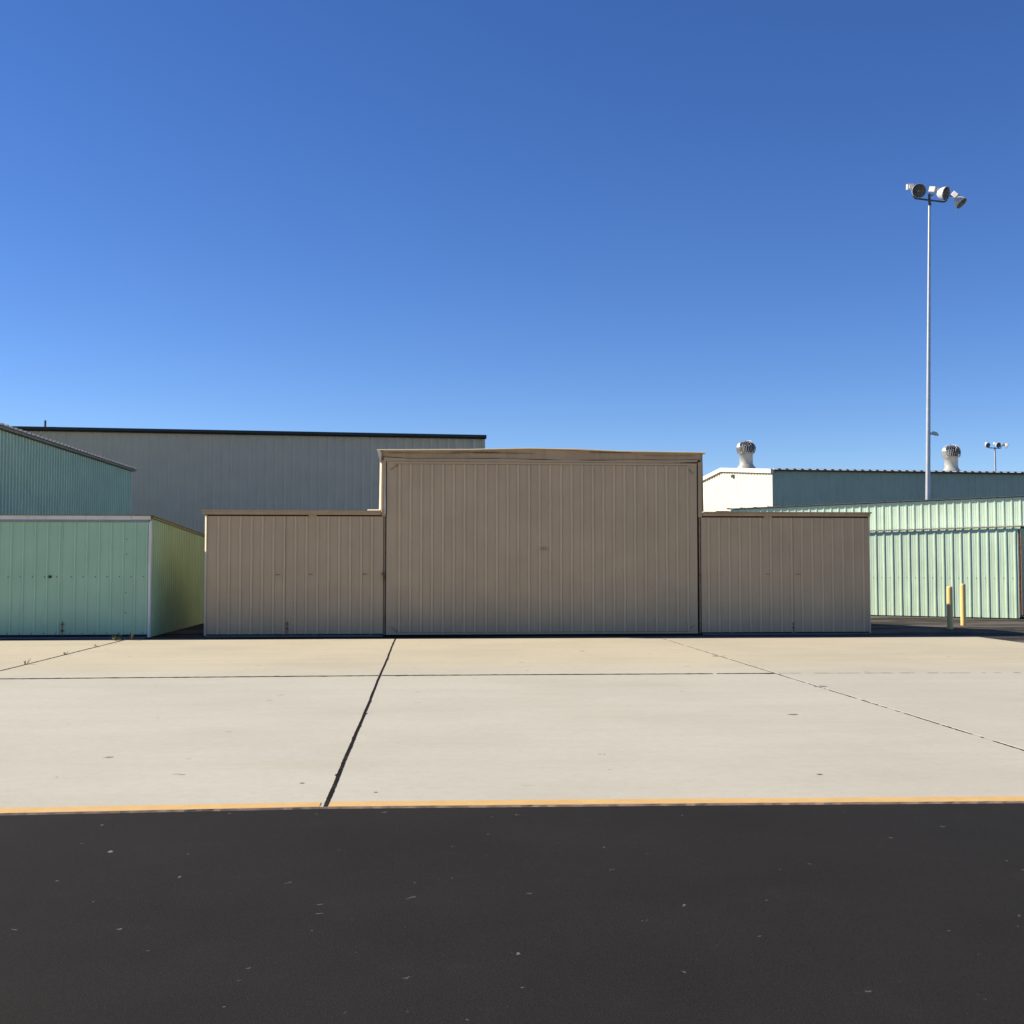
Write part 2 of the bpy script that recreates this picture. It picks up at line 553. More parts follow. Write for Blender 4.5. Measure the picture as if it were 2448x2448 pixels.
for i, x in enumerate(xs2):
    yf = front(x) - 0.0125 + random.uniform(-0.003, 0.003)
    vv += [(x, yf - 0.006, -0.0098), (x, yf + 0.0005, 0.003), (x, yf + 0.03, 0.003), (x, yf + 0.03, -0.0098)]
for i in range(len(xs2) - 1):
    ff += [(4 * i, 4 * i + 4, 4 * i + 5, 4 * i + 1), (4 * i + 1, 4 * i + 5, 4 * i + 6, 4 * i + 2)]
lp.add(vv, ff)
lp.build("slab_lip", LIPM, ap)

def joint(name, mat, pts, w, amp, step=0.06, skip=None, z=0.0045):
    """ragged strip of filler along a line"""
    m = MB()
    a, b = Vector((*pts[0], 0)), Vector((*pts[1], 0))
    d = b - a; L = d.length; d.normalize(); nrm = Vector((-d.y, d.x, 0))
    n = int(L / step)
    vv, ff = [], []
    for i in range(n + 1):
        t = L * i / n
        ww = w(t / L) if callable(w) else w
        l_ = ww / 2 * (1 + random.uniform(-amp, amp)) + (random.uniform(0, 0.035) * (ww / 0.045) if random.random() < 0.04 else 0)
        r_ = ww / 2 * (1 + random.uniform(-amp, amp)) + (random.uniform(0, 0.035) * (ww / 0.045) if random.random() < 0.04 else 0)
        s = (0.003 * math.sin(t * 0.9) + 0.0015 * math.sin(t * 3.7 + 1))
        p = a + d * t
        q0 = p + nrm * (l_ + s); q1 = p - nrm * (r_ - s)
        vv += [(q0.x, q0.y, z), (q1.x, q1.y, z)]
    off = False
    for i in range(n):
        if skip:
            if random.random() < 0.5:
                off = random.random() < skip
            if off:
                continue
        ff.append((2 * i, 2 * i + 2, 2 * i + 3, 2 * i + 1))
    m.add(vv, ff)
    return m.build(name, mat, ap)

joint("joint", TAR, ((-0.677, 8.066), (-0.677, 26.15)), 0.031, 0.16, z=0.003)
joint("joint", TAR, ((-6.62, 8.2), (-6.62, 26.2)), 0.030, 0.5)
joint("joint", PALEF, ((5.34, 7.95), (5.34, 26.10)), 0.026, 0.3)
joint("joint", TAR, ((5.318, 8.2), (5.318, 26.10)), 0.018, 0.6, skip=0.2, z=0.003)
joint("joint", TAR, ((-30, 18.0), (-6.64, 17.38)), 0.07, 0.4, skip=0.015)
joint("joint", TAR, ((-6.6, 17.38), (-0.70, 17.50)), 0.085, 0.4, skip=0.02)
joint("joint", TAR, ((-0.655, 17.50), (5.32, 17.42)), 0.085, 0.4, skip=0.02)
joint("joint", TAR, ((5.36, 17.42), (12.66, 17.05)), 0.022, 0.6, skip=0.25)
# irregular stains of spilt oil and a filled crack
def stain(x, y, rx, ry, mat, n=22, z=0.0042):
    m = MB()
    pts = []
    for k in range(n):
        a = 2 * math.pi * k / n
        r = random.uniform(0.55, 1.1)
        pts.append((x + rx * r * math.cos(a), y + ry * r * math.sin(a), z))
    m.add(pts, [tuple(range(n))])
    return m.build("stain", mat, ap)
OIL = plain("oil stain", (0.19, 0.165, 0.13), 0.8, 0, 0.5, 20)
stain(4.05, 12.63, 0.075, 0.035, OIL)
stain(3.10, 9.02, 0.03, 0.02, OIL)
stain(-0.93, 8.95, 0.022, 0.014, OIL)
stain(-0.36, 8.55, 0.018, 0.012, OIL)
stain(3.0, 22.2, 0.06, 0.04, OIL)
stain(5.28, 20.8, 0.12, 0.10, OIL)
stain(5.36, 15.5, 0.09, 0.08, OIL)

# ------------------------------------------------------------------ tan hangar in the middle
FY = 27.4
H = thing("hangar", "tan ribbed-metal hangar with a tall middle door between two low wings", "hangar", (2.8, FY + 3, 0))
wz = lambda a, b, L: (lambda t: a + (b - a) * t / L)
w = MB()
# low wing side and rear walls
w.corr((-5.09, FY + 0.04), (-5.07, 30.0), (-1, 0), 0.0, wz(2.86, 2.78, 2.6))
w.corr((-5.07, 30.0), (-3.2, 33.2), (-1, 0.6), 0.0, wz(2.78, 2.68, 3.7))
w.corr((-3.2, 33.2), (-1.08, 34.6), (-0.4, 1), 0.0, wz(2.68, 2.64, 2.5))
w.corr((10.70, FY + 0.04), (10.68, 30.0), (1, 0), 0.0, wz(2.86, 2.78, 2.6))
w.corr((10.68, 30.0), (8.85, 33.2), (1, 0.6), 0.0, wz(2.78, 2.68, 3.7))
w.corr((8.85, 33.2), (6.66, 34.6), (0.4, 1), 0.0, wz(2.68, 2.64, 2.5))
# tall middle walls
w.corr((-1.03, FY + 0.06), (-1.03, 35.0), (-1, 0), 0.0, 4.30)
w.corr((6.60, FY + 0.06), (6.60, 35.0), (1, 0), 0.0, 4.30)
w.corr((-1.0, 35.0), (6.57, 35.0), (0, 1), 0.0, lambda t: 4.3 + 0.07 * (1 - abs(t / 7.57 * 2 - 1)))
w.build("wall", TAN, H)
# roofs
for sx in (0, 1):
    r = MB()
    if sx == 0:
        pl = [(-5.20, FY - 0.10, 2.935), (-1.065, FY - 0.10, 2.925), (-1.065, 34.75, 2.70), (-3.25, 33.35, 2.73), (-5.18, 30.05, 2.83)]
    else:
        pl = [(6.66, FY - 0.10, 2.93), (10.77, FY - 0.10, 2.93), (10.78, 30.05, 2.83), (8.92, 33.35, 2.73), (6.66, 34.75, 2.70)]
    r.slab(pl, 0.025)
    r.build("wing_roof", TANT, H)
r = MB()
PK = (2.42, 4.425)
RE = (6.69, 4.352)
LE = (-1.15, 4.362)
# thin sheet with a rolled front lip that catches the sun
for (a, b) in ((LE, (1.0, 4.385)), ((1.0, 4.385), PK), (PK, (3.6, 4.41)), ((3.6, 4.41), (4.6, 4.372)), ((4.6, 4.372), RE)):
    v = []
    for (x, z) in (a, b):
        v += [(x, FY - 0.20, z - 0.022), (x, FY - 0.205, z - 0.014), (x, FY - 0.19, z), (x, 35.2, z), (x, 35.2, z - 0.022)]
    r.add(v, [(0, 1, 6, 5), (1, 2, 7, 6), (2, 3, 8, 7), (3, 4, 9, 8), (4, 0, 5, 9), (0, 4, 3, 2, 1), (5, 6, 7, 8, 9)])
r.build("main_roof", CREAMT, H)
# fascia over the tall door: warped upper board, lower band
f = MB()
n = 60
vv, ff = [], []
for i in range(n + 1):
    x = -1.02 + 7.61 * i / n
    zt = (LE[1] + (PK[1] - LE[1]) * (x + 1.15) / 3.57 if x < 2.42 else PK[1] - (PK[1] - RE[1]) * (x - 2.42) / 4.27) - 0.024
    zb = 4.168 + 0.012 * math.sin(x * 1.3) + 0.005 * math.sin(x * 5.1) + (0.05 * max(0, 1 - (x + 1.02) / 0.9))
    yw = FY - 0.03 - 0.012 * math.sin(x * 2.3 + 1)
    vv += [(x, yw, zb), (x, yw, zt), (x, FY + 0.03, zt), (x, FY + 0.03, zb)]
for i in range(n):
    a, b = 4 * i, 4 * i + 4
    for k in range(4):
        k2 = (k + 1) % 4
        ff.append((a + k, b + k, b + k2, a + k2))
ff += [(0, 1, 2, 3), (4 * n + 3, 4 * n + 2, 4 * n + 1, 4 * n)]
f.add(vv, ff)
f.build("fascia", TANW, H)
f = MB()
vv, ff = [], []
for i in range(n + 1):
    x = -1.00 + 7.50 * i / n
    zt = 4.158 + 0.012 * math.sin(x * 1.3) + 0.004 * math.sin(x * 4.1) + (0.045 * max(0, 1 - (x + 1.02) / 0.9))
    zb = 4.098 if x < 5.8 else 4.098 + (x - 5.8) * 0.04
    yw = FY - 0.045 - 0.006 * math.sin(x * 3.1)
    vv += [(x, yw, zb), (x, yw, zt), (x, FY + 0.01, zt), (x, FY + 0.01, zb)]
for i in range(n):
    a, b = 4 * i, 4 * i + 4
    for k in range(4):
        k2 = (k + 1) % 4
        ff.append((a + k, b + k, b + k2, a + k2))
ff += [(0, 1, 2, 3), (4 * n + 3, 4 * n + 2, 4 * n + 1, 4 * n)]
f.add(vv, ff)
f.build("header_band", TANT, H)
# splits and cracks in the fascia boards
for (x0, x1, z, t) in ((-0.9, 0.9, 4.29, 0.005), (0.55, 1.75, 4.315, 0.010), (1.1, 2.6, 4.30, 0.004), (3.9, 4.9, 4.335, 0.004), (5.2, 6.4, 4.27, 0.004)):
    ck = MB()
    k = 16
    v, fs = [], []
    for i in range(k + 1):
        x = x0 + (x1 - x0) * i / k
        dz = random.uniform(-0.004, 0.004)
        hh = t * random.uniform(0.3, 1.2) * (0.15 if i in (0, k) else 1)
        v += [(x, FY - 0.0475, z + dz), (x, FY - 0.0475, z + dz + hh), (x, FY - 0.02, z + dz + hh), (x, FY - 0.02, z + dz)]
    for i in range(k):
        for j in range(4):
            j2 = (j + 1) % 4
            fs.append((4 * i + j, 4 * i + 4 + j, 4 * i + 4 + j2, 4 * i + j2))
    fs += [(0, 1, 2, 3), (4 * k + 3, 4 * k + 2, 4 * k + 1, 4 * k)]
    ck.add(v, fs)
    ck.build("fascia_crack", BROWN, H)
# end caps of the main roof
e = MB()
for pts in (((-1.15, 4.338), (-1.07, 4.338), (-1.05, 4.25), (-1.075, 4.06)),):
    e.add([(x, y, z) for y in (FY - 0.16, FY + 0.3) for x, z in pts], [(0, 1, 2, 3), (7, 6, 5, 4), (0, 4, 5, 1), (1, 5, 6, 2), (2, 6, 7, 3), (3, 7, 4, 0)])
e.build("roof_end_cap", CREAMT, H)
e = MB()
e.add([(x, y, z) for y in (FY - 0.16, FY + 0.3) for x, z in ((6.685, 4.329), (6.61, 4.329), (6.61, 4.29))],
      [(0, 1, 2), (5, 4, 3), (0, 3, 4, 1), (1, 4, 5, 2), (2, 5, 3, 0)])
e.build("roof_end_cap", CREAMT, H)
# corner flashings, bevelled towards the sun
def corner(x_in, x_out, z0, z1, mat, name="corner_trim"):
    m = MB()
    s = 1 if x_in > x_out else -1
    pts = [(x_in, FY - 0.045), (x_out, FY + 0.02), (x_out, FY + 0.12), (x_out + s * 0.02, FY + 0.12), (x_in + s * 0.01, FY - 0.02)]
    nz = 8
    v = []
    for j in range(nz + 1):
        z = z0 + (z1 - z0) * j / nz
        dx = -s * 0.02 * (1 - j / nz) if z1 > 3 else 0
        for (x, y) in pts:
            v.append((x + dx + random.uniform(-0.002, 0.002), y, z))
    k = len(pts)
    fs = []
    for j in range(nz):
        for i in range(k):
            i2 = (i + 1) % k
            fs.append((j * k + i, j * k + i2, (j + 1) * k + i2, (j + 1) * k + i))
    fs += [tuple(range(k)), tuple(nz * k + i for i in range(k - 1, -1, -1))]
    m.add(v, fs)
    return m.build(name, mat, H)
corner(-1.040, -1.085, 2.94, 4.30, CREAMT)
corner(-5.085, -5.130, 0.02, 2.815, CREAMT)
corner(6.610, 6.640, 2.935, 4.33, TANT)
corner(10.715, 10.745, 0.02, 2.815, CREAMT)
# wing headers with drip edge
for (x0, x1, t0, t1) in ((-5.18, -1.045, -2.74, -2.55), (6.615, 10.745, 8.12, 8.31)):
    m = MB()
    m.box(x0, x1, FY - 0.05, FY + 0.05, 2.828, 2.906)
    m.box(t0, t1, FY - 0.056, FY - 0.02, 2.785, 2.827)
    m.extr([(0, -0.112, 0), (0, -0.05, 0), (0, -0.05, -0.02), (0, -0.10, -0.014)], (x0 - 0.015, FY, 2.909), (x1, FY, 2.909))
    m.build("wing_header", TANT, H, 0.003)
    m = MB()
    m.box(x0 + 0.06, x1 - 0.02, FY + 0.012, FY + 0.05, 2.796, 2.827)
    m.build("header_gap", DARK, H)
# lit flashing where the left wing roof meets the tall wall
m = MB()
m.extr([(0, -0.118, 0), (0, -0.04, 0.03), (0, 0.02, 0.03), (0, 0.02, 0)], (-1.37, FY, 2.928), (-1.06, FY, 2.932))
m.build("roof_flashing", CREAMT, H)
# jambs of the tall door
for (x0, x1, gx0, gx1, s) in ((-1.032, -0.945, -0.992, -0.928, 1), (6.515, 6.605, 6.530, 6.578, -1)):
    m = MB()
    m.box(x0, x1, FY - 0.04, FY + 0.05, 2.80, 4.12)
    m.build("jamb", TANT, H, 0.004)
    m = MB()
    m.box(gx0, gx1, FY + 0.012, FY + 0.06, 0.02, 2.80)
    m.build("jamb_recess", BROWN, H)
    m = MB()
    m.box(gx0 + 0.014, gx0 + 0.026, FY - 0.012, FY + 0.01, 0.02, 2.80)
    m.build("jamb_bead", TANT, H)
# pale guide track beside the door, bent outwards so the top catches light
m = MB()
v = []
for j in range(9):
    z = 2.86 + 0.98 * j / 8
    wd = 0.030 - 0.022 * j / 8
    x = -0.982 + 0.02 * j / 8 + 0.003 * math.sin(j)
    v += [(x, FY - 0.044, z), (x + wd, FY - 0.060 - wd * 0.2, z), (x + wd, FY - 0.043, z)]
fs = []
for j in range(8):
    for i in range(3):
        i2 = (i + 1) % 3
        fs.append((j * 3 + i, j * 3 + i2, (j + 1) * 3 + i2, (j + 1) * 3 + i))
m.add(v, fs)
m.build("guide_track", WHITET, H)
m = MB()
m.box(-0.943, -0.927, FY - 0.02, FY + 0.03, 2.8, 4.10)
m.build("door_gap", DARK, H)
m = MB()
m.box(6.494, 6.512, FY - 0.02, FY + 0.03, 2.8, 4.10)
m.build("door_gap", DARK, H)
# tall door
D = MB()
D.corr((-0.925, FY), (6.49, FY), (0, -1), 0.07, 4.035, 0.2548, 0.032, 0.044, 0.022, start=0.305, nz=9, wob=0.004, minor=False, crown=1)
dm = D
dm.box(-0.925, -0.70, FY - 0.007, FY - 0.003, 0.065, 4.04)
dm.box(6.30, 6.49, FY - 0.007, FY - 0.003, 0.065, 4.04)
dm.box(-0.925, 6.49, FY - 0.034, FY - 0.004, 0.022, 0.064)
dm.box(-0.925, 6.49, FY - 0.028, FY - 0.004, 4.041, 4.092)
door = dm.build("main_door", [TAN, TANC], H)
m = MB()
m.box(2.70, 2.87, FY - 0.050, FY - 0.029, 2.005, 2.042)
m.box(2.715, 2.735, FY - 0.052, FY - 0.02, 1.992, 2.004)
m.box(2.835, 2.855, FY - 0.052, FY - 0.02, 1.992, 2.004)
m.build("handle", TANW, door, 0.004)
for (x, z, sx, sz) in ((-0.92, 4.035, 1, -1), (6.485, 4.035, -1, -1), (-0.92, 0.07, 1, 1), (6.485, 0.07, -1, 1)):
    m = MB()
    a = 0.20 if sx < 0 and sz < 0 else 0.15
    P = [(x + sx * 0.09, z + sz * a), (x + sx * 0.26, z + sz * 0.015)]
    # slit of the gusset's free edge
    (xa, za), (xb, zb) = P
    d = Vector((xb - xa, 0, zb - za)).normalized(); nn = Vector((-d.z, 0, d.x)) * 0.0035
    m.add([(xa - nn.x, FY - 0.0335, za - nn.z), (xb - nn.x, FY - 0.0335, zb - nn.z), (xb + nn.x, FY - 0.0335, zb + nn.z), (xa + nn.x, FY - 0.0335, za + nn.z),
           (xa - nn.x, FY - 0.012, za - nn.z), (xb - nn.x, FY - 0.012, zb - nn.z), (xb + nn.x, FY - 0.012, zb + nn.z), (xa + nn.x, FY - 0.012, za + nn.z)],
          [(0, 1, 2, 3), (7, 6, 5, 4), (0, 4, 5, 1), (1, 5, 6, 2), (2, 6, 7, 3), (3, 7, 4, 0)])
    m.build("corner_gusset", FAINT, door)
# wing doors
def wing_door(x0, x1, start):
    m = MB()
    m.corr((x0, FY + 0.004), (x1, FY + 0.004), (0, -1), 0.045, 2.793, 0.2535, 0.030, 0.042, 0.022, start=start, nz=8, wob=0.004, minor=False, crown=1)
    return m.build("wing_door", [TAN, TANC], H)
def scratch(door, x, z, L):
    m = MB()
    m.obox((x, FY - 0.006, z), (L / 2, 0, random.uniform(-0.008, 0.004)), (0, 0.012, 0), (0, 0.001, 0.007))
    m.build("pull_slot", FAINT, door)
def cane_bolt(door, x, y, z0, z1, mat):
    m = MB()
    m.tube([(x, y, z0), (x, y, z1), (x + 0.02, y - 0.005, z1 + 0.01)], 0.008, 8)
    m.box(x - 0.025, x + 0.025, y - 0.006, y + 0.02, z0 + (z1 - z0) * 0.35, z0 + (z1 - z0) * 0.5)
    m.box(x - 0.022, x + 0.022, y - 0.006, y + 0.02, z0 + (z1 - z0) * 0.78, z0 + (z1 - z0) * 0.9)
    m.build("cane_bolt", mat, door)
d1 = wing_door(-5.075, -3.268, 0.26)
d2 = wing_door(-3.263, -1.000, 0.225)
d3 = wing_door(6.590, 8.846, 0.175)
d4 = wing_door(8.850, 10.71, 0.20)
scratch(d1, -3.45, 1.425, 0.12)
scratch(d2, -2.68, 1.43, 0.10); scratch(d2, -1.43, 1.435, 0.14)
scratch(d3, 7.03, 1.43, 0.10); scratch(d3, 8.22, 1.43, 0.10); scratch(d4, 8.96, 1.43, 0.14)
cane_bolt(d2, -3.215, FY - 0.03, 0.06, 0.33, RUST)
cane_bolt(d3, 8.815, FY - 0.03, 0.06, 0.27, STEELD)
m = MB()
m.box(-1.03, -0.955, FY - 0.05, FY - 0.0, 1.41, 1.475)
m.box(-0.985, -0.97, FY - 0.055, FY - 0.0, 1.28, 1.41)
m.build("latch", RUST, H)
m = MB()
m.box(6.545, 6.565, FY - 0.02, FY + 0.01, 1.39, 1.46)
m.build("latch", RUST, H)
# door sill: rail and dark gap
SILLM = plain("sill concrete", (0.14, 0.13, 0.12), 0.9)
for (x0, x1) in ((-5.07, -1.0), (6.6, 10.7)):
    m = MB()
    m.box(x0, x1, FY - 0.10, FY + 0.1, -0.02, 0.022)
    m.build("door_sill", SILLM, H)
for x in (-2.58, -1.29, 7.30, 8.83):
    m = MB()
    m.box(x - 0.035, x + 0.035, FY - 0.09, FY + 0.02, 0.022, 0.05)
    m.build("track_block", SILLM, H)
m = MB()
m.box(-5.06, 10.7, FY + 0.035, FY + 0.09, -0.02, 0.3)
m.build("door_backing", DARK, H)

# ------------------------------------------------------------------ green shed at left
SY = 27.1
SH = thing("low_hangar", "low mint-green hangar with white fascia, left of the tan hangar", "hangar", (-9.5, SY + 3, 0))
sl = lambda y: 2.77 - (y - SY) * 0.042
m = MB()
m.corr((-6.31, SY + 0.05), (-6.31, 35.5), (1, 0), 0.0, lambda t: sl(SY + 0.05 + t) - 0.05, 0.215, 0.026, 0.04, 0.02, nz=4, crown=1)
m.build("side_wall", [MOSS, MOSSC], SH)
m = MB()
m.corr((-13.2, SY + 0.05), (-13.2, 32.6), (-1, 0), 0.0, lambda t: sl(SY + t) - 0.05, 0.268, 0.026)
m.corr((-13.15, 35.5), (-6.36, 35.5), (0, 1), 0.0, sl(35.5) - 0.05, 0.268, 0.026)
m.build("wall", MINT, SH)
def shed_door(x0, x1, start):
    m = MB()
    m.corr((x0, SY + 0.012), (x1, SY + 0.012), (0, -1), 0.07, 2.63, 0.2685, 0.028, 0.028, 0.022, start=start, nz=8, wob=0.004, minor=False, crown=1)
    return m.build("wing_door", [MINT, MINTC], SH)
s1 = shed_door(-13.15, -8.252, 0.262)
s2 = shed_door(-8.248, -6.335, 0.268)
sp_ = []
for k in range(14):
    x = -9.72 + 0.2685 * k + (0.05 if k > 5 else 0)
    if x < -6.36:
        sp_ += [(x, 1.384), (x, 0.10)]
sp_ += [(-6.83, z) for z in (2.24, 1.90, 1.02, 0.56)]
m = MB()
m.lathe((sp_[0][0], SY + 0.006, sp_[0][1]), (0, -1, 0), [(0, 0.012), (0.006, 0.012), (0.009, 0.006), (0.009, 0)], 8)
sc0 = m.build("screw", SCREW, SH)
for (x, z) in sp_[1:]:
    c = sc0.copy(); S.collection.objects.link(c)
    c.location = (x - sp_[0][0], 0, z - sp_[0][1])
m = MB()
m.lathe((-8.52, SY - 0.005, 1.384), (0, -1, 0), [(0, 0.034), (0.012, 0.034), (0.022, 0.02), (0.022, 0)], 12)
m.box(-8.55, -8.49, SY - 0.014, SY + 0.01, 1.372, 1.396)
m.build("latch", SCREW, SH)
cane_bolt(s2, -8.225, SY - 0.03, 0.01, 0.36, RUST)
m = MB()
v = []
for j in range(10):
    z = 0.0 + 2.66 * j / 9
    dx = random.uniform(-0.004, 0.004)
    for (x, y) in ((-6.335, SY - 0.02), (-6.283, SY - 0.02), (-6.278, SY + 0.06), (-6.29, SY + 0.06), (-6.335, SY - 0.008)):
        v.append((x + dx, y, z))
fs = []
for j in range(9):
    for i in range(5):
        i2 = (i + 1) % 5
        fs.append((j * 5 + i, j * 5 + i2, (j + 1) * 5 + i2, (j + 1) * 5 + i))
m.add(v, fs + [(0, 1, 2, 3, 4), (49, 48, 47, 46, 45)])
m.build("corner_trim", WHITET, SH)
m = MB()
m.box(-13.2, -6.72, SY - 0.06, SY + 0.03, 2.688, 2.778)
m.box(-6.715, -6.30, SY - 0.055, SY + 0.03, 2.690, 2.776)
m.build("fascia", WHITET, SH, 0.003)
m = MB()
m.box(-13.2, -6.31, SY - 0.02, SY + 0.03, 2.632, 2.686)
m.build("shadow_band", plain("grey header", (0.24, 0.25, 0.28), 0.6), SH)  # shadow under the white fascia, put into a grey strip's colour
m = MB()
m.slab([(-13.3, SY - 0.10, 2.795), (-6.19, SY - 0.10, 2.795), (-6.24, SY + 0.25, 2.784), (-6.24, 35.6, sl(35.6) + 0.02), (-13.3, 35.6, sl(35.6) + 0.02)], 0.016)
m.build("roof", plain("olive brown roof sheet", (0.20, 0.17, 0.09), 0.6, 0, 0.2), SH)
m = MB()
m.extr([(-0.03, 0, 0), (0.045, 0, 0), (0.045, 0, -0.045), (0.03, 0, -0.05)], (-6.30, SY + 0.06, sl(SY) - 0.005), (-6.30, 35.5, sl(35.5) - 0.005))
m.build("rake_trim", plain("olive trim", (0.16, 0.17, 0.06), 0.6), SH)
m = MB()
m.box(-13.1, -6.36, SY - 0.11, SY + 0.10, -0.02, 0.016)
m.build("door_sill", plain("grey sill", (0.13, 0.14, 0.16), 0.9), SH)
m = MB()
m.box(-13.1, -6.36, SY + 0.045, SY + 0.09, 0.0, 0.3)
m.build("door_backing", DARK, SH)

# ------------------------------------------------------------------ taller green building far left
GL = thing("ribbed_hangar", "taller teal-green ribbed building with pale eave, behind the low green hangar", "hangar", (-19, 42, 0))
m = MB()
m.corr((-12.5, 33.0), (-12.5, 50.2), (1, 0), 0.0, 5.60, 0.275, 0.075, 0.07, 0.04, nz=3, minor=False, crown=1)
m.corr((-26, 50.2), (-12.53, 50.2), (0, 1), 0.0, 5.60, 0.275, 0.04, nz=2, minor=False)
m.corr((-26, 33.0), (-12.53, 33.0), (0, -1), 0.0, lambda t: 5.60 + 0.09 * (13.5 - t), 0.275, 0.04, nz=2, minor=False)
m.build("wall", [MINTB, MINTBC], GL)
m = MB()
m.box(-12.55, -12.33, 32.8, 50.35, 5.635, 5.70)
m.build("eave_trim", plain("weathered eave trim", (0.30, 0.27, 0.21), 0.6), GL, 0.004)
m = MB()
m.slab([(-12.28, 32.8, 5.722), (-12.28, 50.35, 5.722), (-26, 50.35, 6.96), (-26, 32.8, 6.96)], 0.02)
k = 32.95
while k < 50.3:
    m.add([(x, k + dy, z) for (x, z0_) in ((-12.265, 5.7225), (-26, 6.9605)) for (dy, z) in ((-0.07, z0_), (-0.04, z0_ + 0.05), (0.04, z0_ + 0.05), (0.07, z0_))],
          [(0, 1, 2, 3), (7, 6, 5, 4), (0, 4, 5, 1), (1, 5, 6, 2), (2, 6, 7, 3), (3, 7, 4, 0)])
    k += 0.40
m.build("roof", plain("grey white roof sheet", (0.40, 0.38, 0.32), 0.6), GL)

# ------------------------------------------------------------------ grey warehouse behind
A5 = R(5.2)
U = Vector((math.cos(A5), math.sin(A5), 0)); V = Vector((-math.sin(A5), math.cos(A5), 0))
def at(P, u, v, z=0):
    q = Vector((P[0], P[1], 0)) + U * u + V * v
    return (q.x, q.y, z)
GP = (3.10, 62.0)
GW = thing("warehouse", "long grey metal warehouse with black roof gutter, behind the hangars", "warehouse", at(GP, -18, 12))
m = MB()
a, b, c_, d_ = at(GP, -40, 0), at(GP, 0, 0), at(GP, 0, 24), at(GP, -40, 24)
m.corr(a[:2], b[:2], (0, -1), 0.0, 8.45, 0.45, 0.035, 0.05, 0.035, nz=2, minor=False)
m.corr(b[:2], c_[:2], (1, 0), 0.0, lambda t: 8.45 + 0.04 * min(t, 24 - t), 0.45, 0.035, 0.05, 0.035, nz=2, minor=False)
m.corr(d_[:2], c_[:2], (0, 1), 0.0, 8.45, 0.45, 0.012, nz=1, minor=False)
m.corr(d_[:2], a[:2], (-1, 0), 0.0, lambda t: 8.45 + 0.04 * min(t, 24 - t), 0.45, 0.012, nz=1, minor=False)
m.build("wall", GREYS, GW)
m = MB()
prof = [V * 0.02 + Vector((0, 0, 8.41)), V * -0.20 + Vector((0, 0, 8.41)), V * -0.27 + Vector((0, 0, 8.48)), V * -0.27 + Vector((0, 0, 8.60)), V * -0.22 + Vector((0, 0, 8.625)), V * 0.02 + Vector((0, 0, 8.625))]
m.extr(prof, at(GP, -40, 0), at(GP, 0.10, 0))
m.build("gutter", BLACKG, GW, 0.02)
m = MB()
P = [at(GP, -40, 0.03, 8.62), at(GP, 0.08, 0.03, 8.62), at(GP, 0.08, 12, 9.1), at(GP, -40, 12, 9.1)]
m.slab(P, 0.05)
P = [at(GP, -40, 12.01, 9.1), at(GP, 0.08, 12.01, 9.1), at(GP, 0.08, 24.2, 8.6), at(GP, -40, 24.2, 8.6)]
m.slab(P, 0.05)
m.build("roof", plain("dark roof", (0.05, 0.055, 0.055), 0.6), GW)
m = MB()
q = at(GP, -0.55, -0.06)
m.obox((q[0], q[1], 4.2), U * 0.065, V * 0.05, (0, 0, 4.2))
m.build("downspout", plain("pale downspout", (0.68, 0.60, 0.47), 0.5), GW, 0.01)
m = MB()
q = at(GP, -0.03, -0.02)
m.obox((q[0], q[1], 4.2), U * 0.08, V * 0.02, (0, 0, 4.2))
m.build("corner_trim", plain("corner trim grey", (0.62, 0.53, 0.40), 0.5), GW)
m = MB()
q = at(GP, -22.4, -0.12)
m.tube([(q[0], q[1], 8.5), (q[0], q[1], 8.95)], 0.055, 12)
m.build("vent_pipe", STEELD, GW)

# ------------------------------------------------------------------ white building with roof ventilators
WP = (16.75, 55.0)
CLOS = plain("brown closure", (0.30, 0.26, 0.2), 0.7)
WB = thing("white_warehouse", "cream-gabled building with blue-green long wall and two turbine vents on its roof", "warehouse", at(WP, 14, 7))
EZ, PZ = 6.26, 6.90
m = MB()
m.corr(at(WP, 0.02, 0)[:2], at(WP, 34, 0)[:2], (0, -1), 0.0, EZ - 0.03, 0.39, 0.03, 0.05, 0.03, nz=2, minor=False)
m.build("front_wall", SLATE, WB)
m = MB()
gz = lambda t: EZ + 0.09 * min(t, 14 - t) - 0.04
m.corr(at(WP, 0, 0.0)[:2], at(WP, 0, 14)[:2], (-1, 0), 0.0, gz, 0.39, 0.03, 0.05, 0.03, nz=2, minor=False)
m.corr(at(WP, 34, 0)[:2], at(WP, 34, 14)[:2], (1, 0), 0.0, gz, 0.39, 0.03, nz=2, minor=False)
m.corr(at(WP, 0, 14)[:2], at(WP, 34, 14)[:2], (0, 1), 0.0, EZ - 0.04, 0.39, 0.03, nz=2, minor=False)
m.build("gable_wall", CREAM, WB)
m = MB()
m.slab([at(WP, -0.1, -0.10, EZ + 0.012), at(WP, 34.1, -0.10, EZ + 0.012), at(WP, 34.1, 7, PZ), at(WP, -0.1, 7, PZ)], 0.02)
m.slab([at(WP, -0.1, 7.002, PZ), at(WP, 34.1, 7.002, PZ), at(WP, 34.1, 14.1, EZ + 0.01), at(WP, -0.1, 14.1, EZ + 0.01)], 0.02)
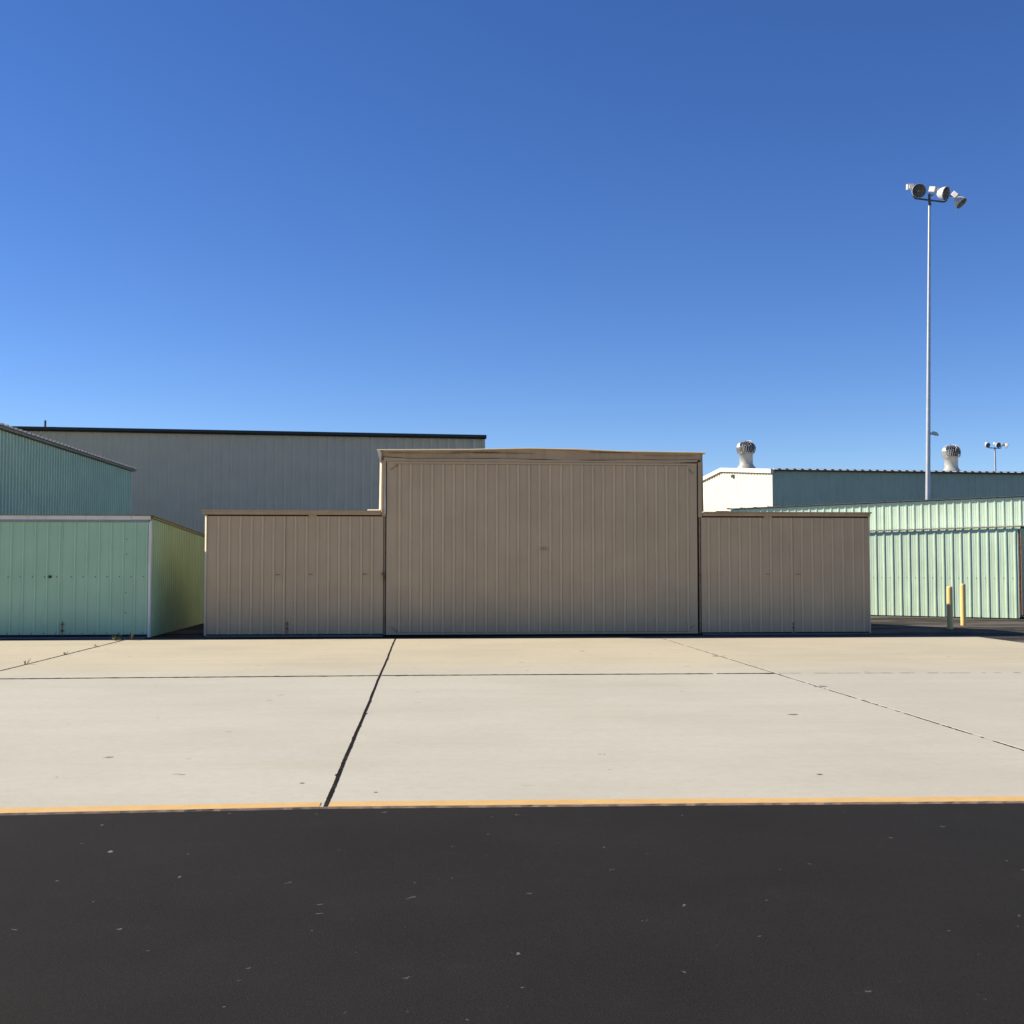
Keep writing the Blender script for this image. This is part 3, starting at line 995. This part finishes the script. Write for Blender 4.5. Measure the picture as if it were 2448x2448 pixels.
# sloping eave flashing between the ribs
m.extr([V * -0.20 + Vector((0, 0, 0.008)), V * -0.14 + Vector((0, 0, 0.05)), V * -0.02 + Vector((0, 0, 0.055)), V * -0.02 + Vector((0, 0, 0.008))], at(WP, 0.02, 0, EZ + 0.014), at(WP, 34, 0, EZ + 0.014))
ROOF = m.build("roof", ROOFW, WB)
m = MB()
up = [(0.02, 0.0)]
k = 0.3
while k < 33.8:
    up += [(k - 0.10, 0.0), (k - 0.045, 0.062), (k + 0.045, 0.062), (k + 0.10, 0.0)]
    k += 0.39
up.append((34.0, 0.0))
v, fs = [], []
for (u, z) in up:
    for (dv, dz) in ((-0.185, 0.0), (0.3, 0.045)):
        v.append(at(WP, u, dv, EZ - 0.045)); v.append(at(WP, u, dv, EZ + 0.016 + z + dz))
for i in range(len(up) - 1):
    a, b = 4 * i, 4 * i + 4
    fs += [(a, b, b + 1, a + 1), (a + 1, b + 1, b + 3, a + 3), (a + 3, b + 3, b + 2, a + 2), (a + 2, b + 2, b, a)]
e_ = 4 * (len(up) - 1)
fs += [(0, 1, 3, 2), (e_, e_ + 2, e_ + 3, e_ + 1)]
m.add(v, fs)
m.build("eave_ribs", plain("shade dark rib ends", (0.07, 0.08, 0.08), 0.7), WB)  # front shade of the roof's rib ends is put into this dark colour
m = MB()
for (v0, z0, v1, z1) in ((-0.12, EZ, 7.0, PZ), (7.0, PZ, 14.1, EZ)):
    m.extr([U * -0.13 + Vector((0, 0, -0.16)), U * -0.13 + Vector((0, 0, 0.05)), U * 0.02 + Vector((0, 0, 0.05)), U * 0.02 + Vector((0, 0, -0.16))], at(WP, 0, v0, z0), at(WP, 0, v1, z1))
m.build("rake_trim", CREAM, WB)
for k in range(34):
    v = 0.3 + k * 0.4
    m = MB()
    m.obox(at(WP, -0.035, v, EZ + 0.09 * min(v, 14 - v) - 0.24), U * 0.012, V * 0.06, (0, 0, 0.012))
    m.build("closure_strip", CLOS, WB)
m = MB()
q = at(WP, -0.06, 5.3, EZ + 0.10)
m.obox(q, U * 0.06, V * 0.15, (0, 0, 0.07))
m.build("wall_vent", STEELD, WB)
def ventilator(px, py, z, sc=1.0):
    m = MB()
    m.lathe((px, py, z - 0.35), (0, 0, 1), [(0, 0.62), (0.30, 0.60), (0.56, 0.40), (0.62, 0.365), (1.16, 0.365), (1.16, 0.40), (1.20, 0.40), (1.20, 0.0)], 28)
    vv = m.build("roof_ventilator", VENTP, WB)
    h = MB()
    zb = z + 0.86
    nb = 26
    for k in range(nb):
        a0 = 2 * math.pi * k / nb
        P = []
        for j in range(9):
            t = j / 8
            ang = -0.15 + t * 0.95
            rr = 0.40 + 0.13 * math.sin(math.pi * (0.12 + 0.76 * t)) if t < 0.55 else 0.52 * math.cos((t - 0.5) * 1.75)
            zz = zb + 0.62 * t
            tw = a0 + 0.25 * t
            P.append((rr, zz, tw))
        vts, fs = [], []
        for (rr, zz, tw) in P:
            for (dr, da) in ((0, 0), (-0.075, 0.13), (-0.082, 0.12), (-0.008, -0.005)):
                r2 = max(rr + dr, 0.02)
                vts.append((px + r2 * math.cos(tw + da), py + r2 * math.sin(tw + da), zz))
        for j in range(8):
            for i in range(4):
                i2 = (i + 1) % 4
                fs.append((j * 4 + i, j * 4 + i2, (j + 1) * 4 + i2, (j + 1) * 4 + i))
        h.add(vts, fs, 0, True)
    h.lathe((px, py, zb), (0, 0, 1), [(0, 0.30), (0, 0.425), (0.035, 0.43), (0.035, 0.30)], 28)
    h.lathe((px, py, zb + 0.57), (0, 0, 1), [(-0.02, 0.36), (0.02, 0.31), (0.07, 0.18), (0.085, 0.03), (0.14, 0.03), (0.14, 0)], 28)
    h.lathe((px, py, zb + 0.03), (0, 0, 1), [(0, 0.28), (0.5, 0.25), (0.5, 0)], 20, 1)
    h.build("turbine_head", [BRIGHT, plain("dark turbine core", (0.05, 0.05, 0.05), 0.6)], vv)
    w_ = MB()
    for a0 in (0.6, 2.17):
        pts = []
        for j in range(15):
            t = math.pi * j / 14
            rr = 0.585 * abs(math.cos(t)) ** 0.6 * (1 if math.cos(t) >= 0 else -1)
            pts.append((px + rr * math.cos(a0), py + rr * math.sin(a0), zb - 0.02 + 0.72 * math.sin(t) ** 0.7))
        w_.tube(pts, 0.011, 6)
    w_.build("guard_hoop", GALV, vv)
    return vv
ventilator(17.47, 62.12, 6.90)
ventilator(29.57, 63.22, 6.88)

# ------------------------------------------------------------------ green hangar at right, its long wall in raking sun
GA = Vector((18.41, 34.87, 0)); ang = R(143.56)
gd = Vector((-math.cos(ang), -math.sin(ang), 0))      # along the wall, to the right
gl = -gd                                               # to the left
gn = Vector((-0.594, -0.804, 0)).normalized()          # outwards
def gp(s, o, z=0):                                     # s metres left of the right corner, o metres outwards
    q = GA + gl * s + gn * o
    return (q.x, q.y, z)
GR = thing("green_hangar", "pale mint-green hangar in full sun, behind the yellow bollards", "hangar", gp(5, -4))
m = MB()
m.corr(gp(9.6, 0)[:2], gp(0.0, 0)[:2], gn[:2], 0.0, lambda t: 2.66 + 0.014 * t, 0.268, 0.023, 0.040, 0.012, nz=4, wob=0.004)
m.build("lower_wall", MINTL, GR)
m = MB()
m.corr(gp(9.83, -0.95)[:2], gp(-5.0, -0.95)[:2], gn[:2], 0.0, lambda t: 3.66 + 0.0165 * t, 0.254, 0.022, 0.038, 0.012, nz=3, wob=0.004)
m.build("upper_wall", MINTL, GR)
m = MB()
v0 = [gp(9.7, 0.10, 2.735), gp(-0.10, 0.10, 2.885), gp(-0.10, -0.90, 2.90), gp(9.7, -0.90, 2.75)]
m.slab(v0, 0.03)
m.slab([gp(0.06, -0.90, 2.90), gp(-0.24, -0.90, 2.885), gp(-0.24, -8.0, 2.9), gp(0.06, -8.0, 2.9)], 0.11)
m.build("lower_roof", plain("pale pink grey roof edge", (0.45, 0.42, 0.40), 0.6), GR)
m = MB()
m.slab([gp(9.94, -0.86, 3.708), gp(-5.1, -0.86, 3.955), gp(-5.1, -9, 4.10), gp(9.94, -9, 3.86)], 0.03)
k = 0.0
while k < 14.9:
    zz = 3.70 + 0.255 * k / 15.55
    m.extr([gl * -0.045, gl * -0.025 + Vector((0, 0, 0.02)), gl * 0.025 + Vector((0, 0, 0.02)), gl * 0.045], gp(9.9 - k, -0.855, zz + 0.007), gp(9.9 - k, -2, zz + 0.018))
    k += 0.508
m.build("upper_roof", plain("grey green roof sheet", (0.07, 0.085, 0.08), 0.7), GR)
m = MB()
m.corr(gp(-0.06, -0.10)[:2], gp(-0.06, -8)[:2], gd[:2], 0.12, 2.79, 0.268, 0.03, nz=3)
m.build("end_wall", SLATE, GR)
m = MB()
m.obox(gp(-0.02, -0.03, 1.34), gl * 0.018, gn * 0.03, (0, 0, 1.30))
m.build("corner_trim", BROWN, GR)
m = MB()
m.obox(gp(-0.065, -0.045, 1.36), gl * 0.022, gn * 0.03, (0, 0, 1.26))
m.build("rusted_post", RUSTL, GR)
m = MB()
m.obox(gp(0.175, 0.006, 1.245), gl * 0.009, gn * 0.006, (0, 0, 0.009))
sc0 = m.build("screw", SCREW, GR)
for k in range(1, 34):
    c = sc0.copy(); S.collection.objects.link(c)
    c.location = gl * (0.268 * k)
m = MB()
v = []
for o_ in (-1.5, -4.5):
    v += [gp(10.86, o_, 3.40), gp(10.86, o_, 3.52), gp(10.60, o_, 3.665), gp(10.20, o_, 3.655), gp(10.20, o_, 3.40)]
m.add(v, [(0, 1, 2, 3, 4), (9, 8, 7, 6, 5), (0, 5, 6, 1), (1, 6, 7, 2), (2, 7, 8, 3), (3, 8, 9, 4), (4, 9, 5, 0)])
m.obox(gp(10.5, -3.0, 1.71), gl * 0.05, gn * 0.05, (0, 0, 1.70))
m.build("side_canopy", plain("dark canopy sheet", (0.05, 0.05, 0.045), 0.7), GR)

# ------------------------------------------------------------------ bollards
def bollard_mesh(h, r_):
    m = MB()
    m.lathe((0, 0, 0), (0, 0, 1), [(-0.02, r_), (h - 0.05, r_), (h - 0.022, r_ * 0.93), (h - 0.006, r_ * 0.65), (h, 0.0)], 24)
    return m
b1 = bollard_mesh(1.125, 0.076).build("bollard", BOLL)
b1.location = (13.77, 29.67, -0.03)
tag(b1, "yellow bollard with its lower half in the tan hangar's shadow", "bollard", "yellow bollards by the green hangar")
b2 = b1.copy(); S.collection.objects.link(b2)
b2.location = (14.98, 31.45, -0.03); b2.scale = (0.97, 0.97, 1.035)
b2["label"] = "yellow bollard standing fully in the sun, the farther of the pair"

# ------------------------------------------------------------------ floodlight masts
BULB = plain("frosted bulb", (0.45, 0.45, 0.43), 0.3)
def floodlight(parent, c, aim, dia, bx, seg=28):
    """open bell reflector with rim, glass and a ballast box behind it"""
    c = Vector(c); aim = Vector(aim).normalized(); r_ = dia / 2
    m = MB()
    m.lathe(c, aim, [(-0.66 * dia, 0.05), (-0.65 * dia, 0.16 * dia), (-0.56 * dia, 0.27 * dia), (-0.42 * dia, 0.37 * dia), (-0.22 * dia, 0.455 * dia), (0, r_), (0.03, r_), (0.03, r_ * 0.95), (0.0, r_ * 0.94)], seg)
    fl = m.build("floodlight", LAMPW, parent)
    m = MB()
    m.lathe(c, aim, [(0.0, r_ * 0.945), (-0.2 * dia, 0.43 * dia), (-0.4 * dia, 0.35 * dia), (-0.53 * dia, 0.25 * dia), (-0.6 * dia, 0.0)], seg)
    m.build("reflector", LAMPI, fl)
    m = MB()
    m.lathe(c, aim, [(-0.55 * dia, 0.06 * dia), (-0.25 * dia, 0.09 * dia), (-0.15 * dia, 0.05 * dia), (-0.13 * dia, 0.0)], 12)
    m.build("bulb", BULB, fl)
    m = MB()
    q = c + Vector(bx)
    u = aim * 0.19 * dia * 1.3; s_ = aim.cross(Vector((0, 0, 1))).normalized(); t_ = s_.cross(aim)
    m.obox(q, u, s_ * 0.19 * dia * 1.2, t_ * 0.2 * dia)
    m.obox(q + aim * 0.22 * dia, aim * 0.16 * dia, s_ * 0.13 * dia, t_ * 0.13 * dia)
    m.build("ballast_box", LAMPW, fl, 0.02)
    return fl
MX, MY = 20.50, 46.0
MP = thing("floodlight_mast", "tall galvanised mast with three large floodlights, rising behind the green hangar", "light pole", (MX - 0.12, MY, 0), "floodlight masts")
m = MB()
lean = lambda z: MX - 0.10 + 0.0228 * (z)
m.tube([(lean(0), MY, 0), (lean(4.5), MY, 4.5), (lean(10), MY, 10), (lean(16.66), MY, 16.66)], [0.115, 0.10, 0.08, 0.052], 16)
m.build("pole", GALV, MP)
tx = lean(16.7)
m = MB()
m.tube([(tx, MY, 16.62), (tx, MY, 17.05)], 0.055, 12)
m.tube([(tx, MY, 16.55), (tx, MY, 16.63)], 0.075, 12)
m.build("pole_cap", STEELD, MP)
m = MB()
m.tube([(tx - 0.72, MY - 0.02, 17.05), (tx - 0.70, MY - 0.02, 16.92), (tx - 0.60, MY, 16.83), (tx, MY, 16.77), (tx + 0.62, MY, 16.71), (tx + 0.74, MY, 16.78), (tx + 0.80, MY, 16.93)], 0.037, 10)
m.tube([(tx, MY, 17.0), (tx + 0.15, MY + 0.1, 17.0), (tx + 0.22, MY + 0.12, 17.06)], 0.03, 8)
m.tube([(tx + 0.80, MY, 16.93), (tx + 0.95, MY + 0.1, 17.02), (tx + 1.1, MY + 0.1, 17.0)], 0.035, 8)
m.build("crossbar", STEELD, MP)
floodlight(MP, (tx - 0.57, MY - 0.30, 17.05), (-0.17, -0.95, -0.24), 0.585, (-0.20, 0.42, 0.30))
floodlight(MP, (tx + 0.61, MY - 0.20, 17.0), (0.56, -0.77, -0.27), 0.57, (-0.36, 0.36, 0.27))
floodlight(MP, (tx + 1.34, MY - 0.05, 16.66), (0.50, -0.45, -0.74), 0.53, (-0.20, 0.10, 0.37))
m = MB()
zz = 7.05
lx = lean(zz)
m.tube([(lx + 0.08, MY, zz), (lx + 0.22, MY, zz + 0.01)], 0.05, 8)
m.extr([(0, -0.08, -0.06), (0, -0.08, 0.07), (0, 0.08, 0.07), (0, 0.08, -0.06)], (lx + 0.18, MY, zz + 0.02), (lx + 0.36, MY, zz - 0.02))
m.tube([(lx + 0.34, MY, zz - 0.0), (lx + 0.42, MY, zz - 0.07)], 0.05, 8)
m.build("side_lamp", LAMPW, MP, 0.01)
FX, FYY = 61.0, 120.0
FM = thing("floodlight_mast", "slim distant floodlight mast seen small above the white building's roof", "light pole", (FX, FYY, 0), "floodlight masts")
m = MB()
m.tube([(FX, FYY, 0), (FX, FYY, 14.15)], [0.16, 0.085], 12)
m.build("pole", GALV, FM)
m = MB()
m.tube([(FX - 0.8, FYY, 14.4), (FX - 0.7, FYY, 14.25), (FX + 0.6, FYY, 14.2), (FX + 0.7, FYY, 14.3)], 0.05, 8)
m.tube([(FX, FYY, 14.0), (FX, FYY, 14.3)], 0.08, 8)
m.tube([(FX + 0.6, FYY + 0.2, 14.35), (FX + 1.2, FYY + 0.2, 14.62)], 0.045, 8)
m.build("crossbar", STEELD, FM)
floodlight(FM, (FX - 0.92, FYY - 0.3, 14.5), (0.15, -0.9, -0.25), 0.56, (0.05, 0.35, 0.22), 18)
floodlight(FM, (FX + 0.25, FYY - 0.3, 14.52), (0.1, -0.95, -0.2), 0.58, (-0.2, 0.35, 0.22), 18)
floodlight(FM, (FX + 1.42, FYY, 14.45), (0.75, -0.25, -0.5), 0.58, (-0.42, 0.1, 0.2), 18)

# ------------------------------------------------------------------ weeds in the apron joint
def weed(x, y, n, size, mat, label, spread=1.0):
    m = MB()
    for k in range(n):
        a = random.uniform(0, 2 * math.pi)
        L = size * random.uniform(0.5, 1.0)
        tilt = random.uniform(0.15, 1.2) * spread
        b0 = Vector((x + random.uniform(-0.02, 0.02) * spread, y + random.uniform(-0.03, 0.03), 0.0))
        dirv = Vector((math.cos(a) * math.sin(tilt), math.sin(a) * math.sin(tilt), math.cos(tilt)))
        side = dirv.cross(Vector((0, 0, 1))).normalized() * 0.006
        mid = b0 + dirv * L * 0.55 + Vector((0, 0, 0.01))
        tip = b0 + dirv * L + Vector((0, 0, -0.10 * L))
        nn = side.cross(dirv).normalized() * 0.002
        m.add([b0 - side * 0.4, b0 + side * 0.4, mid + side, mid - side, tip, b0 + nn, mid + nn],
              [(0, 1, 2, 3), (3, 2, 4), (0, 5, 1), (3, 6, 2)])
        if random.random() < 0.7:
            for t in (0.5, 0.75, 0.95):
                c = b0 + dirv * L * t
                w_ = Vector((random.uniform(-1, 1), random.uniform(-1, 1), random.uniform(-0.3, 0.8))).normalized() * size * 0.22
                s2 = w_.cross(Vector((0, 0, 1))).normalized() * size * 0.06
                m.add([c, c + w_ * 0.5 + s2, c + w_, c + w_ * 0.5 - s2], [(0, 1, 2, 3)])
    o = m.build("weed", mat)
    recentre(o)
    return tag(o, label, "weed", "weeds along the left apron joint")
random.seed(11)
weed(-6.75, 26.0, 16, 0.18, WEED, "low yellow-green weed at the apron's edge before the green hangar", 1.3)
weed(-6.42, 26.02, 9, 0.27, WEED, "upright green weed beside the low yellow-green one", 0.5)
weed(-6.63, 24.0, 7, 0.09, WEEDD, "dry weed tuft in the left joint, the one nearest the hangars")
weed(-6.62, 22.0, 7, 0.10, WEEDD, "dry weed tuft in the left joint, between two other dry tufts")
weed(-6.62, 19.9, 8, 0.12, WEEDD, "dry weed tuft in the left joint, the one nearest the cross joint")
